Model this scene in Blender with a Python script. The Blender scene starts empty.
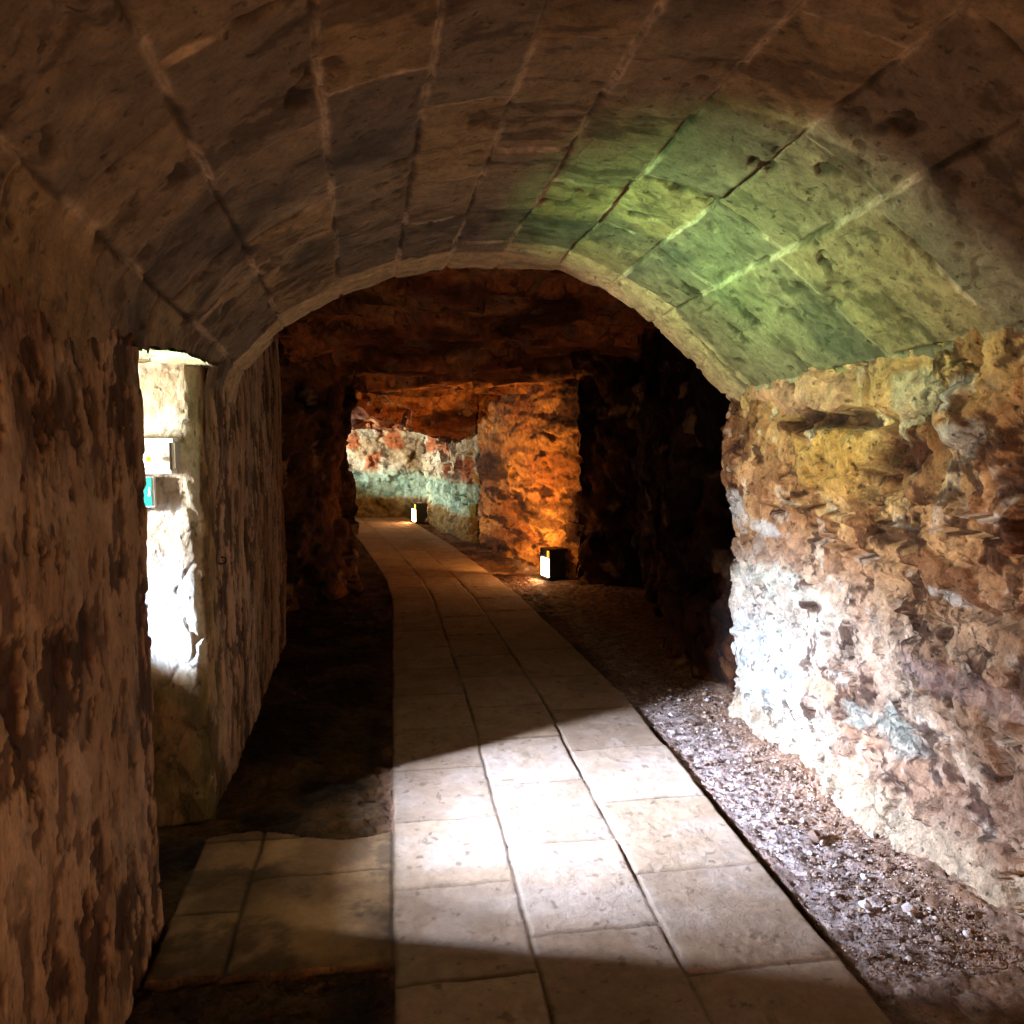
import bpy, math
import numpy as np
from mathutils import Vector

# ------------------------------------------------------------------ helpers
rng = np.random.RandomState(7)
SC = bpy.context.scene
COL = SC.collection
FPX = 900.0
TH = math.atan(98 / FPX)
PS = math.atan(120 / FPX * math.cos(TH))
CAM = np.array([0, 0, 1.5])
F_ = np.array([math.sin(PS) * math.cos(TH), math.cos(PS) * math.cos(TH), -math.sin(TH)])
R_ = np.array([math.cos(PS), -math.sin(PS), 0.0])
U_ = np.cross(R_, F_)


def atY(px, py, Y):
    d = F_ + R_ * (px - 512) / FPX + U_ * (512 - py) / FPX
    return CAM + d * (Y / d[1])


def atX(px, py, X):
    d = F_ + R_ * (px - 512) / FPX + U_ * (512 - py) / FPX
    return CAM + d * (X / d[0])


def srgb(r, g, b):
    c = np.array([r, g, b]) / 255.0
    return np.where(c <= 0.04045, c / 12.92, ((c + 0.055) / 1.055) ** 2.4)


def hashf(ix, iy, iz, seed):
    h = (ix.astype(np.int64) * 374761393 + iy.astype(np.int64) * 668265263 + iz.astype(np.int64) * 2147483647 + seed * 144269) & 0xFFFFFFFF
    h = ((h ^ (h >> 13)) * 1274126177) & 0xFFFFFFFF
    h = ((h ^ (h >> 16)) * 2246822519) & 0xFFFFFFFF
    return ((h ^ (h >> 15)) & 0xFFFFFF) / float(0xFFFFFF)


def vnoise(p, seed=0):
    i = np.floor(p).astype(np.int64)
    f = p - i
    u = f * f * f * (f * (f * 6 - 15) + 10)
    r = 0
    for dx in (0, 1):
        wx = u[:, 0] if dx else 1 - u[:, 0]
        for dy in (0, 1):
            wy = u[:, 1] if dy else 1 - u[:, 1]
            for dz in (0, 1):
                wz = u[:, 2] if dz else 1 - u[:, 2]
                r = r + wx * wy * wz * hashf(i[:, 0] + dx, i[:, 1] + dy, i[:, 2] + dz, seed)
    return r * 2 - 1


ROT = np.array([[0.36, 0.48, -0.8], [-0.8, 0.6, 0.0], [0.48, 0.64, 0.6]])


def fbm(p, scale, octv=4, seed=0, gain=0.5, ridged=False):
    q = p * scale
    a, s, tot = 1.0, 0.0, 0.0
    for o in range(octv):
        n = vnoise(q, seed + o * 17)
        if ridged:
            n = 1 - 2 * np.abs(n)
        s = s + a * n
        tot += a
        a *= gain
        q = (q @ ROT) * 2.03 + 13.7
    return s / tot


def voro(p, scale, seed=0):
    """nearest cell: F1, F2, per-cell random, vector to the cell centre"""
    q = p * scale
    i = np.floor(q).astype(np.int64)
    f1 = np.full(len(q), 9.0); f2 = np.full(len(q), 9.0)
    idr = np.zeros(len(q)); vec = np.zeros_like(q)
    for dx in (-1, 0, 1):
        for dy in (-1, 0, 1):
            for dz in (-1, 0, 1):
                cx, cy, cz = i[:, 0] + dx, i[:, 1] + dy, i[:, 2] + dz
                c = np.stack([cx + hashf(cx, cy, cz, seed), cy + hashf(cx, cy, cz, seed + 1), cz + hashf(cx, cy, cz, seed + 2)], 1)
                v = q - c
                d = np.sqrt((v * v).sum(1))
                m = d < f1
                f2 = np.where(m, f1, np.minimum(f2, d))
                f1 = np.where(m, d, f1)
                idr = np.where(m, hashf(cx, cy, cz, seed + 5), idr)
                vec = np.where(m[:, None], v, vec)
    return f1, f2, idr, vec


def sst(a, b, x):
    t = np.clip((x - a) / (b - a), 0, 1)
    return t * t * (3 - 2 * t)


def mix(a, b, t):
    t = np.asarray(t)
    if np.ndim(a) == 1: a = np.asarray(a)[None, :]
    if np.ndim(b) == 1: b = np.asarray(b)[None, :]
    return a * (1 - t[:, None]) + b * t[:, None]


def facet(p, scale, seed, tilt=0.5, warp=0.25):
    """broken-stone relief: every Voronoi cell is a plane of its own height and tilt"""
    w = np.stack([fbm(p, scale * 1.6, 3, seed + 31), fbm(p, scale * 1.6, 3, seed + 32), fbm(p, scale * 1.6, 3, seed + 33)], 1)
    q = p + w * warp / scale
    f1, f2, idr, v = voro(q, scale, seed)
    a = (idr * 7.13 % 1) - .5; b = (idr * 13.7 % 1) - .5; c = (idr * 29.3 % 1) - .5
    h = (idr - .5) + tilt * (a * v[:, 0] + b * v[:, 1] + c * v[:, 2]) * 2
    return h, f2 - f1, idr


def prop(o, kind=None, label=None, cat=None, group=None):
    if kind: o['kind'] = kind
    if label: o['label'] = label
    if cat: o['category'] = cat
    if group: o['group'] = group
    return o


def make_mesh(name, V, Fq, mat, parent=None, col=None, smooth=True):
    me = bpy.data.meshes.new(name)
    V = np.asarray(V, dtype=np.float32); Fq = np.asarray(Fq, dtype=np.int32)
    n = Fq.shape[1]
    me.vertices.add(len(V)); me.vertices.foreach_set('co', V.ravel())
    me.loops.add(Fq.size); me.loops.foreach_set('vertex_index', Fq.ravel())
    me.polygons.add(len(Fq))
    me.polygons.foreach_set('loop_start', np.arange(0, Fq.size, n, dtype=np.int32))
    me.polygons.foreach_set('loop_total', np.full(len(Fq), n, dtype=np.int32))
    me.update(calc_edges=True)
    if smooth: me.polygons.foreach_set('use_smooth', np.ones(len(Fq), dtype=bool))
    if col is not None:
        at = me.attributes.new('Col', 'FLOAT_COLOR', 'POINT')
        c = np.ones((len(V), 4), dtype=np.float32); c[:, :3] = np.clip(col, 0, 1) ** 1.5
        at.data.foreach_set('color', c.ravel())
    me.materials.append(mat)
    o = bpy.data.objects.new(name, me); COL.objects.link(o)
    if parent is not None: o.parent = parent
    return o


def grid_faces(nv, nu, flip=False):
    i = np.arange(nv * nu).reshape(nv, nu)
    a, b, c, d = i[:-1, :-1].ravel(), i[:-1, 1:].ravel(), i[1:, 1:].ravel(), i[1:, :-1].ravel()
    return np.stack([a, d, c, b] if flip else [a, b, c, d], 1)


def normals(P):
    du = np.gradient(P, axis=1); dv = np.gradient(P, axis=0)
    n = np.cross(du, dv); n /= np.linalg.norm(n, axis=2, keepdims=True) + 1e-12
    return n


def plan_curve(pts, step, rad=0.05):
    """polyline in plan with rounded corners, resampled to about `step`"""
    pts = [np.array(p, float) for p in pts]
    out = [pts[0]]
    for k in range(1, len(pts) - 1):
        a, b, c = pts[k - 1], pts[k], pts[k + 1]
        la, lc = np.linalg.norm(a - b), np.linalg.norm(c - b)
        r = min(rad, la * .45, lc * .45)
        p0 = b + (a - b) / la * r; p2 = b + (c - b) / lc * r
        for t in np.linspace(0, 1, 7): out.append((1 - t) ** 2 * p0 + 2 * t * (1 - t) * b + t * t * p2)
    out.append(pts[-1])
    out = np.array(out)
    seg = np.r_[0, np.cumsum(np.linalg.norm(np.diff(out, axis=0), axis=1))]
    return out, seg


def wall(name, pts, z0, z1, step, dfun, mat, flip=False, rad=0.05, stepfun=None, zstep=None, ztop=None):
    """a wall standing on a plan curve; dfun(p, s, z, n) returns displacement and colour"""
    out, seg = plan_curve(pts, step, rad)
    if stepfun is None:
        s = np.linspace(0, seg[-1], max(4, int(seg[-1] / step)))
    else:
        s = [0.0]
        while s[-1] < seg[-1]:
            y = np.interp(s[-1], seg, out[:, 1]); s.append(s[-1] + stepfun(y))
        s = np.array(s); s[-1] = seg[-1]
    z = np.linspace(z0, z1, int((z1 - z0) / (zstep or step)))
    X = np.interp(s, seg, out[:, 0]); Y = np.interp(s, seg, out[:, 1])
    P = np.zeros((len(z), len(s), 3)); P[:, :, 0] = X; P[:, :, 1] = Y; P[:, :, 2] = z[:, None]
    if ztop is not None:
        zt = ztop(X, Y)
        P[:, :, 2] = z0 + (z[:, None] - z0) / (z1 - z0) * (zt[None, :] - z0)
    N = normals(P)
    if flip: N = -N
    p = P.reshape(-1, 3); n = N.reshape(-1, 3)
    S = np.broadcast_to(s[None, :], P.shape[:2]).ravel()
    d, col = dfun(p, S, p[:, 2], n)
    if d.ndim == 1: d = n * d[:, None]
    V = p + d
    o = make_mesh(name, V, grid_faces(len(z), len(s), flip), mat, col=col)
    prop(o, 'structure')
    return o


# ------------------------------------------------------------------ materials
def rock_mat(name, bump=0.5, fine=70.0, rough=0.92, var=0.35, dist=0.012, stretch=(1, 1, 1), crack=0.0, cscale=14.0, pit=0.5):
    m = bpy.data.materials.new(name); m.use_nodes = True
    nt = m.node_tree; N = nt.nodes; L = nt.links; N.clear()
    out = N.new('ShaderNodeOutputMaterial'); bs = N.new('ShaderNodeBsdfPrincipled')
    L.new(bs.outputs[0], out.inputs[0])
    bs.inputs['Roughness'].default_value = rough
    bs.inputs['Specular IOR Level'].default_value = 0.2
    at = N.new('ShaderNodeAttribute'); at.attribute_name = 'Col'
    tc = N.new('ShaderNodeTexCoord'); mp = N.new('ShaderNodeMapping'); mp.inputs['Scale'].default_value = stretch
    L.new(tc.outputs['Object'], mp.inputs[0])
    n1 = N.new('ShaderNodeTexNoise'); n1.inputs['Scale'].default_value = fine * .35; n1.inputs['Detail'].default_value = 8
    n1.inputs['Roughness'].default_value = .65
    n2 = N.new('ShaderNodeTexNoise'); n2.inputs['Scale'].default_value = fine * 1.9; n2.inputs['Detail'].default_value = 5
    for n in (n1, n2): L.new(mp.outputs[0], n.inputs['Vector'])
    mr = N.new('ShaderNodeMapRange'); mr.inputs[1].default_value = .3; mr.inputs[2].default_value = .7
    mr.inputs[3].default_value = 1 - var; mr.inputs[4].default_value = 1 + var
    L.new(n1.outputs[0], mr.inputs[0])
    mr2 = N.new('ShaderNodeMapRange'); mr2.inputs[1].default_value = .3; mr2.inputs[2].default_value = .5
    mr2.inputs[3].default_value = 1 - var * .9; mr2.inputs[4].default_value = 1.0
    L.new(n2.outputs[0], mr2.inputs[0])
    mm = N.new('ShaderNodeMath'); mm.operation = 'MULTIPLY'; L.new(mr.outputs[0], mm.inputs[0]); L.new(mr2.outputs[0], mm.inputs[1])
    # mid-scale mottling, small eroded pits and hairline cracks, darker in the colour
    n3 = N.new('ShaderNodeTexNoise'); n3.inputs['Scale'].default_value = fine * .12; n3.inputs['Detail'].default_value = 10
    n3.inputs['Roughness'].default_value = .72; n3.inputs['Distortion'].default_value = .6; L.new(mp.outputs[0], n3.inputs['Vector'])
    mr3 = N.new('ShaderNodeMapRange'); mr3.inputs[1].default_value = .36; mr3.inputs[2].default_value = .62
    mr3.inputs[3].default_value = 1 - var * .9; mr3.inputs[4].default_value = 1 + var * .5; L.new(n3.outputs[0], mr3.inputs[0])
    m3 = N.new('ShaderNodeMath'); m3.operation = 'MULTIPLY'; L.new(mm.outputs[0], m3.inputs[0]); L.new(mr3.outputs[0], m3.inputs[1])
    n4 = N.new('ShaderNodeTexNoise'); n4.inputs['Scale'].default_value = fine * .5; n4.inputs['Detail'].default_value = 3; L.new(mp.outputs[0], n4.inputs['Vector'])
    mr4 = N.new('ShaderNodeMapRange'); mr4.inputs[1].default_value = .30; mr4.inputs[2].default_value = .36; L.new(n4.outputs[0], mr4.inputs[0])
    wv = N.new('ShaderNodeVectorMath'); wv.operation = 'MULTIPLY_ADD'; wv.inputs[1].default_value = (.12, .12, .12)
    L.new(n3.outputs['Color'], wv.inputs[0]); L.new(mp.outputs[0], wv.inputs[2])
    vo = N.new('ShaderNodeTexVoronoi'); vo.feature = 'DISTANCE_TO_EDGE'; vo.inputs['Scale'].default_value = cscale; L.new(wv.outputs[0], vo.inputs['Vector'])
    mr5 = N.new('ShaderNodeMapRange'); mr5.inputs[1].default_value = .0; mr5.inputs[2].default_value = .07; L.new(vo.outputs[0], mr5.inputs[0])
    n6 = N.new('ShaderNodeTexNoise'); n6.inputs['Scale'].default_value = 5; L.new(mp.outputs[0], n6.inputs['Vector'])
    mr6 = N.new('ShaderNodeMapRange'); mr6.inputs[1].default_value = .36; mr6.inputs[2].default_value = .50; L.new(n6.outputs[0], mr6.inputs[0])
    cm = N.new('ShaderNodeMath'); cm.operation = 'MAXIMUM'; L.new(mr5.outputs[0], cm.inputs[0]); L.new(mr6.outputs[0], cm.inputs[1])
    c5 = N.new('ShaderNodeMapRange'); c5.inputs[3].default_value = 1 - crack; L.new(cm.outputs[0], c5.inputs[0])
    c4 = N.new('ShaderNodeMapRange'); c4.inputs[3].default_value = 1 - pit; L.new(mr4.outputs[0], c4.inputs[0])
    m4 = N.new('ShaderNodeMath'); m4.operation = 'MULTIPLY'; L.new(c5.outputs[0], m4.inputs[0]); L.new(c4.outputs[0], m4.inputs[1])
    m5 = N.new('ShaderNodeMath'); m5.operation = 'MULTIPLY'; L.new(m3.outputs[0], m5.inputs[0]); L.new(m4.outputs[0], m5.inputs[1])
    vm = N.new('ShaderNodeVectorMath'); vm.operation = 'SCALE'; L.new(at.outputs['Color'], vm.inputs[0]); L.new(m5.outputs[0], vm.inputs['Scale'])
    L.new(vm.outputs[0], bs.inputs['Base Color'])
    ad = N.new('ShaderNodeMath'); ad.operation = 'MULTIPLY_ADD'; ad.inputs[1].default_value = .35
    L.new(n2.outputs[0], ad.inputs[0]); L.new(n1.outputs[0], ad.inputs[2])
    ad2 = N.new('ShaderNodeMath'); ad2.operation = 'MULTIPLY_ADD'; ad2.inputs[1].default_value = .8
    L.new(m4.outputs[0], ad2.inputs[0]); L.new(ad.outputs[0], ad2.inputs[2])
    ad3 = N.new('ShaderNodeMath'); ad3.operation = 'MULTIPLY_ADD'; ad3.inputs[1].default_value = 2.2
    L.new(n3.outputs[0], ad3.inputs[0]); L.new(ad2.outputs[0], ad3.inputs[2]); ad = ad3
    bp = N.new('ShaderNodeBump'); bp.inputs['Strength'].default_value = bump; bp.inputs['Distance'].default_value = dist
    L.new(ad.outputs[0], bp.inputs['Height']); L.new(bp.outputs[0], bs.inputs['Normal'])
    return m


def plain(name, rgb, rough=.5, metal=0.0, emit=None, es=0.0, var=.12):
    m = bpy.data.materials.new(name); m.use_nodes = True
    nt = m.node_tree; bs = nt.nodes['Principled BSDF']
    no = nt.nodes.new('ShaderNodeTexNoise'); no.inputs['Scale'].default_value = 60; no.inputs['Detail'].default_value = 4
    mr = nt.nodes.new('ShaderNodeMapRange'); mr.inputs[3].default_value = 1 - var; mr.inputs[4].default_value = 1 + var
    vm = nt.nodes.new('ShaderNodeVectorMath'); vm.operation = 'SCALE'; vm.inputs[0].default_value = tuple(srgb(*rgb))
    nt.links.new(no.outputs[0], mr.inputs[0]); nt.links.new(mr.outputs[0], vm.inputs['Scale'])
    nt.links.new(vm.outputs[0], bs.inputs['Base Color'])
    bs.inputs['Roughness'].default_value = rough; bs.inputs['Metallic'].default_value = metal
    if emit is not None:
        bs.inputs['Emission Color'].default_value = (*srgb(*emit), 1); bs.inputs['Emission Strength'].default_value = es
    return m


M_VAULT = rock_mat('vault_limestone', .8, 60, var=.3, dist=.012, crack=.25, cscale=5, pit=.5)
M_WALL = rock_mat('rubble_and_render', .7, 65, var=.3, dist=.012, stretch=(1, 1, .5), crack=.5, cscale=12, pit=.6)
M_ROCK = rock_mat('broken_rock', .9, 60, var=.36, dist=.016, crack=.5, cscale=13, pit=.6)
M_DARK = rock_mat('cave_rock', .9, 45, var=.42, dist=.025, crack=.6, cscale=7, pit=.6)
M_DIRT = rock_mat('gravel_dirt', .9, 90, var=.45, dist=.012)
M_SLAB = rock_mat('paving_slab', .5, 80, var=.16, dist=.006, pit=.12)
M_PEB = rock_mat('pebble', .4, 120, var=.25, dist=.004)

# ------------------------------------------------------------------ vault
DX, DZ = -0.036, -0.073          # the vault falls slightly towards the back
YV = 4.15


def build_vault():
    edge = [(234, 404), (238, 380), (262, 350), (290, 325), (340, 297), (395, 277), (446, 268), (500, 266), (553, 271), (602, 290), (648, 322), (690, 362), (724, 396)]
    pr = np.array([atY(x, y, YV)[[0, 2]] for x, y in edge])
    tail = np.array([[pr[0, 0] - .005, pr[0, 1] - .09], [pr[0, 0] - .005, pr[0, 1] - .22]])[::-1]
    rt = np.array([[pr[-1, 0] + .05, pr[-1, 1] - .05], [pr[-1, 0] + .10, pr[-1, 1] - .12]])
    pr = np.vstack([tail, pr, rt])
    sg = np.r_[0, np.cumsum(np.linalg.norm(np.diff(pr, axis=0), axis=1))]
    # smooth resample (Catmull via dense interpolation and blur)
    sd = np.arange(0, sg[-1], .005)
    Xp = np.interp(sd, sg, pr[:, 0]); Zp = np.interp(sd, sg, pr[:, 1])
    k = np.hanning(31); k /= k.sum()
    pad = lambda a: np.r_[2 * a[0] - a[15:0:-1], a, 2 * a[-1] - a[-2:-17:-1]]
    Xp = np.convolve(pad(Xp), k, 'valid'); Zp = np.convolve(pad(Zp), k, 'valid')
    joints_px = [(243, 370), (285, 329), (342, 297), (395, 277), (446, 268), (497, 266), (553, 271), (603, 290), (650, 323), (724, 396)]
    js = []
    for x, y in joints_px:
        w = atY(x, y, YV); js.append(sd[np.argmin((Xp - w[0]) ** 2 + (Zp - w[2]) ** 2)])
    js = np.array(js)
    ys = [YV]
    while ys[-1] > -1.6:
        y = ys[-1]; ys.append(y - (0.0065 if y > 1.0 else .03))
    ys = np.array(ys[::-1])
    S, T = np.meshgrid(sd, ys)
    P = np.zeros(S.shape + (3,))
    dT = YV - T
    P[:, :, 0] = Xp[None, :] - DX * dT; P[:, :, 1] = T; P[:, :, 2] = Zp[None, :] - DZ * dT
    # sides spread slightly towards the viewer so the courses fan out
    cx = .42 - DX * dT
    N = -normals(P)
    if N[5, len(sd) // 2, 2] > 0: N = -N
    p = P.reshape(-1, 3); n = N.reshape(-1, 3); s = S.ravel(); t = T.ravel()
    sw = s + .007 * fbm(p, 3, 3, 3) + .004 * fbm(p, 14, 2, 4)
    tw = t + .012 * fbm(p, 3.5, 3, 5) + .004 * fbm(p, 14, 2, 6)
    course = np.searchsorted(js, sw)
    ds = np.full(len(s), 9.0)
    for j in js: ds = np.minimum(ds, np.abs(sw - j))
    # transverse joints, staggered per course
    dt = np.full(len(s), 9.0); bid = np.zeros(len(s))
    r2 = np.random.RandomState(11)
    for c in range(len(js) + 1):
        m = course == c
        y = YV - r2.uniform(.2, .42); cuts = []
        while y > -2: cuts.append(y); y -= r2.uniform(.34, .68)
        cuts = np.array(cuts[::-1])
        tt = tw[m] + (s[m] - js[min(c, len(js) - 1)]) * r2.uniform(-.12, .12)
        bi = np.searchsorted(cuts, tt)
        dd = np.min(np.abs(tt[:, None] - cuts[None, :]), axis=1)
        dt[m] = dd; bid[m] = bi + c * 97
    jag = .004 * fbm(p, 34, 3, 27)
    ds = np.abs(ds + jag); dt = np.abs(dt + jag)
    e = np.minimum(ds, dt * 1.1)
    br = np.random.RandomState(3).rand(4000, 6)[bid.astype(int) % 4000]
    wid = .006 + .006 * np.clip(fbm(p, 2.2, 3, 9) + .3, 0, 1)
    groove = np.exp(-(e / wid) ** 2)
    mortar = np.exp(-(np.minimum(np.abs(ds - .004), np.abs(dt * 1.3 - .003)) / (wid * .9)) ** 2) * sst(-.25, .2, fbm(p, 5.0, 4, 21))
    rough = fbm(p, 9, 5, 12) * .009 + fbm(p, 2.2, 3, 13) * .012
    # streaky tooling / erosion, oblique
    q = p.copy(); q = q @ np.array([[1, 0, 0], [0, .35, .9], [0, -.9, .35]])
    q[:, 0] *= .35
    rough += .005 * fbm(q, 26, 3, 14)
    pits = sst(.42, .6, fbm(p * np.array([.6, .6, 1.2]), 13, 3, 15)) * .010 + sst(.5, .62, fbm(p, 6, 4, 51)) * .014
    crack = sst(.95, .995, 1 - np.abs(fbm(p, 2.6, 4, 16))) * sst(0, .4, fbm(p, 1.5, 2, 17)) * .007
    d = rough + (br[:, 0] - .5) * .014 + (br[:, 1] - .5) * .05 * (s - js[np.clip(course, 0, len(js) - 1)]) - groove * .012 * (1 - .6 * mortar) + mortar * .004 - pits - crack
    # colour of the stones
    base = mix(srgb(164, 142, 116), srgb(140, 124, 108), br[:, 2])
    base = mix(base, srgb(176, 148, 110), sst(.6, .9, br[:, 3]) * .6)
    base = mix(base, srgb(84, 78, 76), sst(0.1, .5, fbm(p, 1.7, 4, 22)) * .6)
    lich = sst(.05, .35, fbm(p, 7, 4, 23))
    base = mix(base, srgb(176, 156, 130), lich * .30)
    base = mix(base, srgb(64, 46, 34), np.clip(pits / .014, 0, 1) * .7)
    base = mix(base, srgb(78, 60, 48), sst(.12, .3, fbm(q, 9, 5, 26, gain=.65)) * .45)
    base = mix(base, srgb(206, 184, 160), mortar * .8)
    base = mix(base, srgb(70, 55, 42), groove * (1 - mortar) * .6)
    # soot-dark patch low on the left course by the niche
    soot = np.exp(-(((p[:, 1] - 3.0) / .55) ** 2)) * np.exp(-((p[:, 0] + .36) / .26) ** 2) * sst(-.3, .2, fbm(p, 4, 3, 24))
    base = mix(base, srgb(52, 50, 54), np.clip(soot, 0, 1) * .8)
    # last ring lightened: floor bounce light put into the stone colour
    ring = sst(0, .05, tw - (YV - .42 + .16 * br[:, 4] + .05 * fbm(p, 6, 4, 28)))
    base = mix(base, srgb(214, 188, 152), ring * .7)
    # green slit light painted into the stone colour on the right flank
    green_glow = np.exp(-(((p[:, 1] - 3.2) / .75) ** 2)) * np.exp(-(((p[:, 0] - 1.28) / .36) ** 2)) * (.6 + .5 * fbm(p, 3, 4, 25))
    base = mix(base, srgb(126, 148, 100), np.clip(green_glow, 0, 1) * .35)
    V = p + n * d[:, None]
    nv, nu = S.shape
    Fq = grid_faces(nv, nu)
    # opening above the niche: no masonry below the lintel there
    ctr = V[Fq].mean(axis=1)
    hole = (ctr[:, 0] < 0) & (ctr[:, 1] > 2.52) & (ctr[:, 1] < 3.38) & (ctr[:, 2] < 1.680 + .015 * np.sin(np.clip((ctr[:, 1] - 2.6) / .84, 0, 1) * math.pi) + .004 * np.sin(ctr[:, 1] * 37))
    low_ = (ctr[:, 0] < 0) & (ctr[:, 1] < 2.75) & (ctr[:, 2] < 1.665 + .03 * np.sin(ctr[:, 1] * 9) + .012 * np.sin(ctr[:, 1] * 41))
    Fq = Fq[~(hole | low_)]
    # thickness at the far end of the arch: a ring of stone turning outwards
    last = V.reshape(nv, nu, 3)[-1]
    cN = n.reshape(nv, nu, 3)[-1]
    K = 24
    ring_v = []
    for k_ in range(1, K + 1):
        a = .34 * k_ / K
        ring_v.append(last - cN * a + np.array([0, .01, 0]) * math.sin(k_ * 1.3) * .6)
    ring_v = np.vstack(ring_v)
    ring_c = np.tile(base.reshape(nv, nu, 3)[-1], (K, 1))
    off = len(V)
    V2 = np.vstack([V, ring_v]); C2 = np.vstack([base, ring_c])
    F2 = []
    idx_prev = np.arange((nv - 1) * nu, nv * nu)
    for k_ in range(K):
        cur = off + k_ * nu + np.arange(nu)
        F2.append(np.stack([idx_prev[:-1], idx_prev[1:], cur[1:], cur[:-1]], 1)); idx_prev = cur
    Fq = np.vstack([Fq] + F2)
    o = make_mesh('ceiling', V2, Fq, M_VAULT, col=C2)
    prop(o, 'structure')
    return o


build_vault()

# ------------------------------------------------------------------ left wall
def left_fun(p, s, z, n):
    q = p * np.array([1, 1, .5])
    big = fbm(p, 1.3, 3, 40) * .03
    mid = fbm(q, 6, 5, 41) * .006
    chip = sst(.07, .13, fbm(q, 6.5, 6, 42, gain=.65))                   # places where the render has fallen off
    chip2 = sst(.12, .18, fbm(q, 16, 4, 43, gain=.65))
    d = big * .8 + mid - chip * .007 - chip2 * .005 + fbm(q, 34, 3, 44) * .003
    base = mix(srgb(196, 168, 142), srgb(176, 146, 118), sst(-.3, .3, fbm(q, 3, 3, 45)))
    base = mix(base, srgb(84, 56, 40), chip * .78)
    base = mix(base, srgb(96, 64, 46), chip2 * .6)
    base = mix(base, srgb(190, 168, 146), sst(.2, .4, fbm(q, 9, 4, 46)) * .5)
    base = mix(base, srgb(150, 96, 54), sst(.2, .5, fbm(q, 2.2, 3, 47)) * .45)
    return d, base


wall('wall_left', [(-.665, -1.5), (-.692, 2.65), (-1.62, 2.82)], -.05, 1.86, .007, left_fun, M_WALL, flip=False, rad=.05,
     stepfun=lambda y: .0065 if y > 1.2 else .03)


def jamb_fun(p, s, z, n):
    d, c = left_fun(p, s, z, n)
    h, e, r = facet(p, 5, 60, .5)
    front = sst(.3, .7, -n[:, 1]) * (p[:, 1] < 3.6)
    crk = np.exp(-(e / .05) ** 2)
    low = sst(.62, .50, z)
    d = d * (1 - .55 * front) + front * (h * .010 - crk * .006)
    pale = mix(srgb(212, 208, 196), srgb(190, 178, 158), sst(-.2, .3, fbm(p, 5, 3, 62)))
    c = mix(c, pale, front * (1 - low) * .85)  # daylit face above the sill shadow, its brightness painted pale
    c = mix(c, mix(srgb(112, 104, 70), srgb(150, 128, 96), sst(-.2, .3, fbm(p, 6, 4, 63))), front * low * .8)  # sill shadow on the jamb foot, painted into the colour
    c = mix(c, srgb(140, 128, 84), sst(-.75, -.68, p[:, 0]) * (p[:, 1] < 3.55) * .35)  # shaded corner beside the lit face, painted olive
    d = d + .03 * sst(.16, .0, z) * front
    return d, c


wall('wall_left', [(-1.62, 3.05), (-1.40, 3.34), (-.73, 3.315), (-.682, 3.345), (-.69, 4.6), (-.715, 6.05), (-1.3, 6.25)], -.05, 2.5, .008, jamb_fun, M_WALL,
     rad=.05, stepfun=lambda y: .007 if y < 3.9 else .012, zstep=.009)


def plain_rock(seed, amp=.03, c0=(150, 120, 88), c1=(110, 84, 60)):
    def fn(p, s, z, n):
        h, e, r = facet(p, 4, seed, .6)
        d = h * amp + fbm(p, 6, 4, seed + 3) * amp * .5
        return d, mix(srgb(*c0), srgb(*c1), sst(-.3, .3, fbm(p, 3, 4, seed + 4)))
    return fn


def surf(name, X, Y, zf, fn, mat, flip=False):
    """height surface z(x, y) over a grid; fn returns displacement along the normal and colour"""
    XX, YY = np.meshgrid(X, Y)
    P = np.stack([XX, YY, zf(XX, YY)], 2)
    N = normals(P)
    if flip: N = -N
    p = P.reshape(-1, 3); n = N.reshape(-1, 3)
    d, c = fn(p, p[:, 0], p[:, 2], n)
    if d.ndim == 1: d = n * d[:, None]
    o = make_mesh(name, p + d, grid_faces(len(Y), len(X), flip), mat, col=c)
    return prop(o, 'structure')


# niche: lintel soffit, sill ledge and the wall holding the slit
surf('ceiling', np.arange(-1.7, -.63, .012), np.arange(2.55, 3.6, .012), lambda x, y: 1.672 + .012 * np.sin(np.clip((y - 2.6) / .84, 0, 1) * math.pi) + 0 * x,
     plain_rock(70, .02, (190, 180, 160), (170, 150, 120)), M_ROCK, flip=True)
SILLX, SILLZ = -1.15, .835
sx = np.r_[np.arange(-1.62, SILLX, .012)]
surf('trim_1', sx, np.arange(2.7, 3.5, .012), lambda x, y: SILLZ + (SILLX - x) * .12, plain_rock(71, .012, (190, 184, 170), (160, 144, 120)), M_ROCK)
wall('wall_left', [(SILLX, 2.65), (SILLX, 3.5)], -.05, SILLZ, .012, plain_rock(72, .02, (150, 136, 104), (120, 104, 74)), M_ROCK, flip=True)
# slit wall, four pieces around the opening
SX = -1.56
SY0, SY1, SZ0, SZ1 = 2.835, 2.925, .98, 1.42


def box(name, c0, c1, mat, parent=None, bevel=.0, col=None):
    import bmesh
    bm = bmesh.new(); bmesh.ops.create_cube(bm, size=1)
    c0 = np.array(c0, float); c1 = np.array(c1, float)
    for v in bm.verts:
        v.co = Vector((c0 + c1) / 2 + np.array(v.co) * (c1 - c0))
    if bevel > 0: bmesh.ops.bevel(bm, geom=bm.edges[:], offset=bevel, segments=3, affect='EDGES', profile=.6)
    me = bpy.data.meshes.new(name); bm.to_mesh(me); bm.free()
    for q in me.polygons: q.use_smooth = False
    if col is not None:
        at = me.attributes.new('Col', 'FLOAT_COLOR', 'POINT')
        at.data.foreach_set('color', np.tile(np.r_[srgb(*col), 1].astype(np.float32), len(me.vertices)))
    me.materials.append(mat)
    o = bpy.data.objects.new(name, me); COL.objects.link(o)
    if parent is not None: o.parent = parent
    return o


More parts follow.
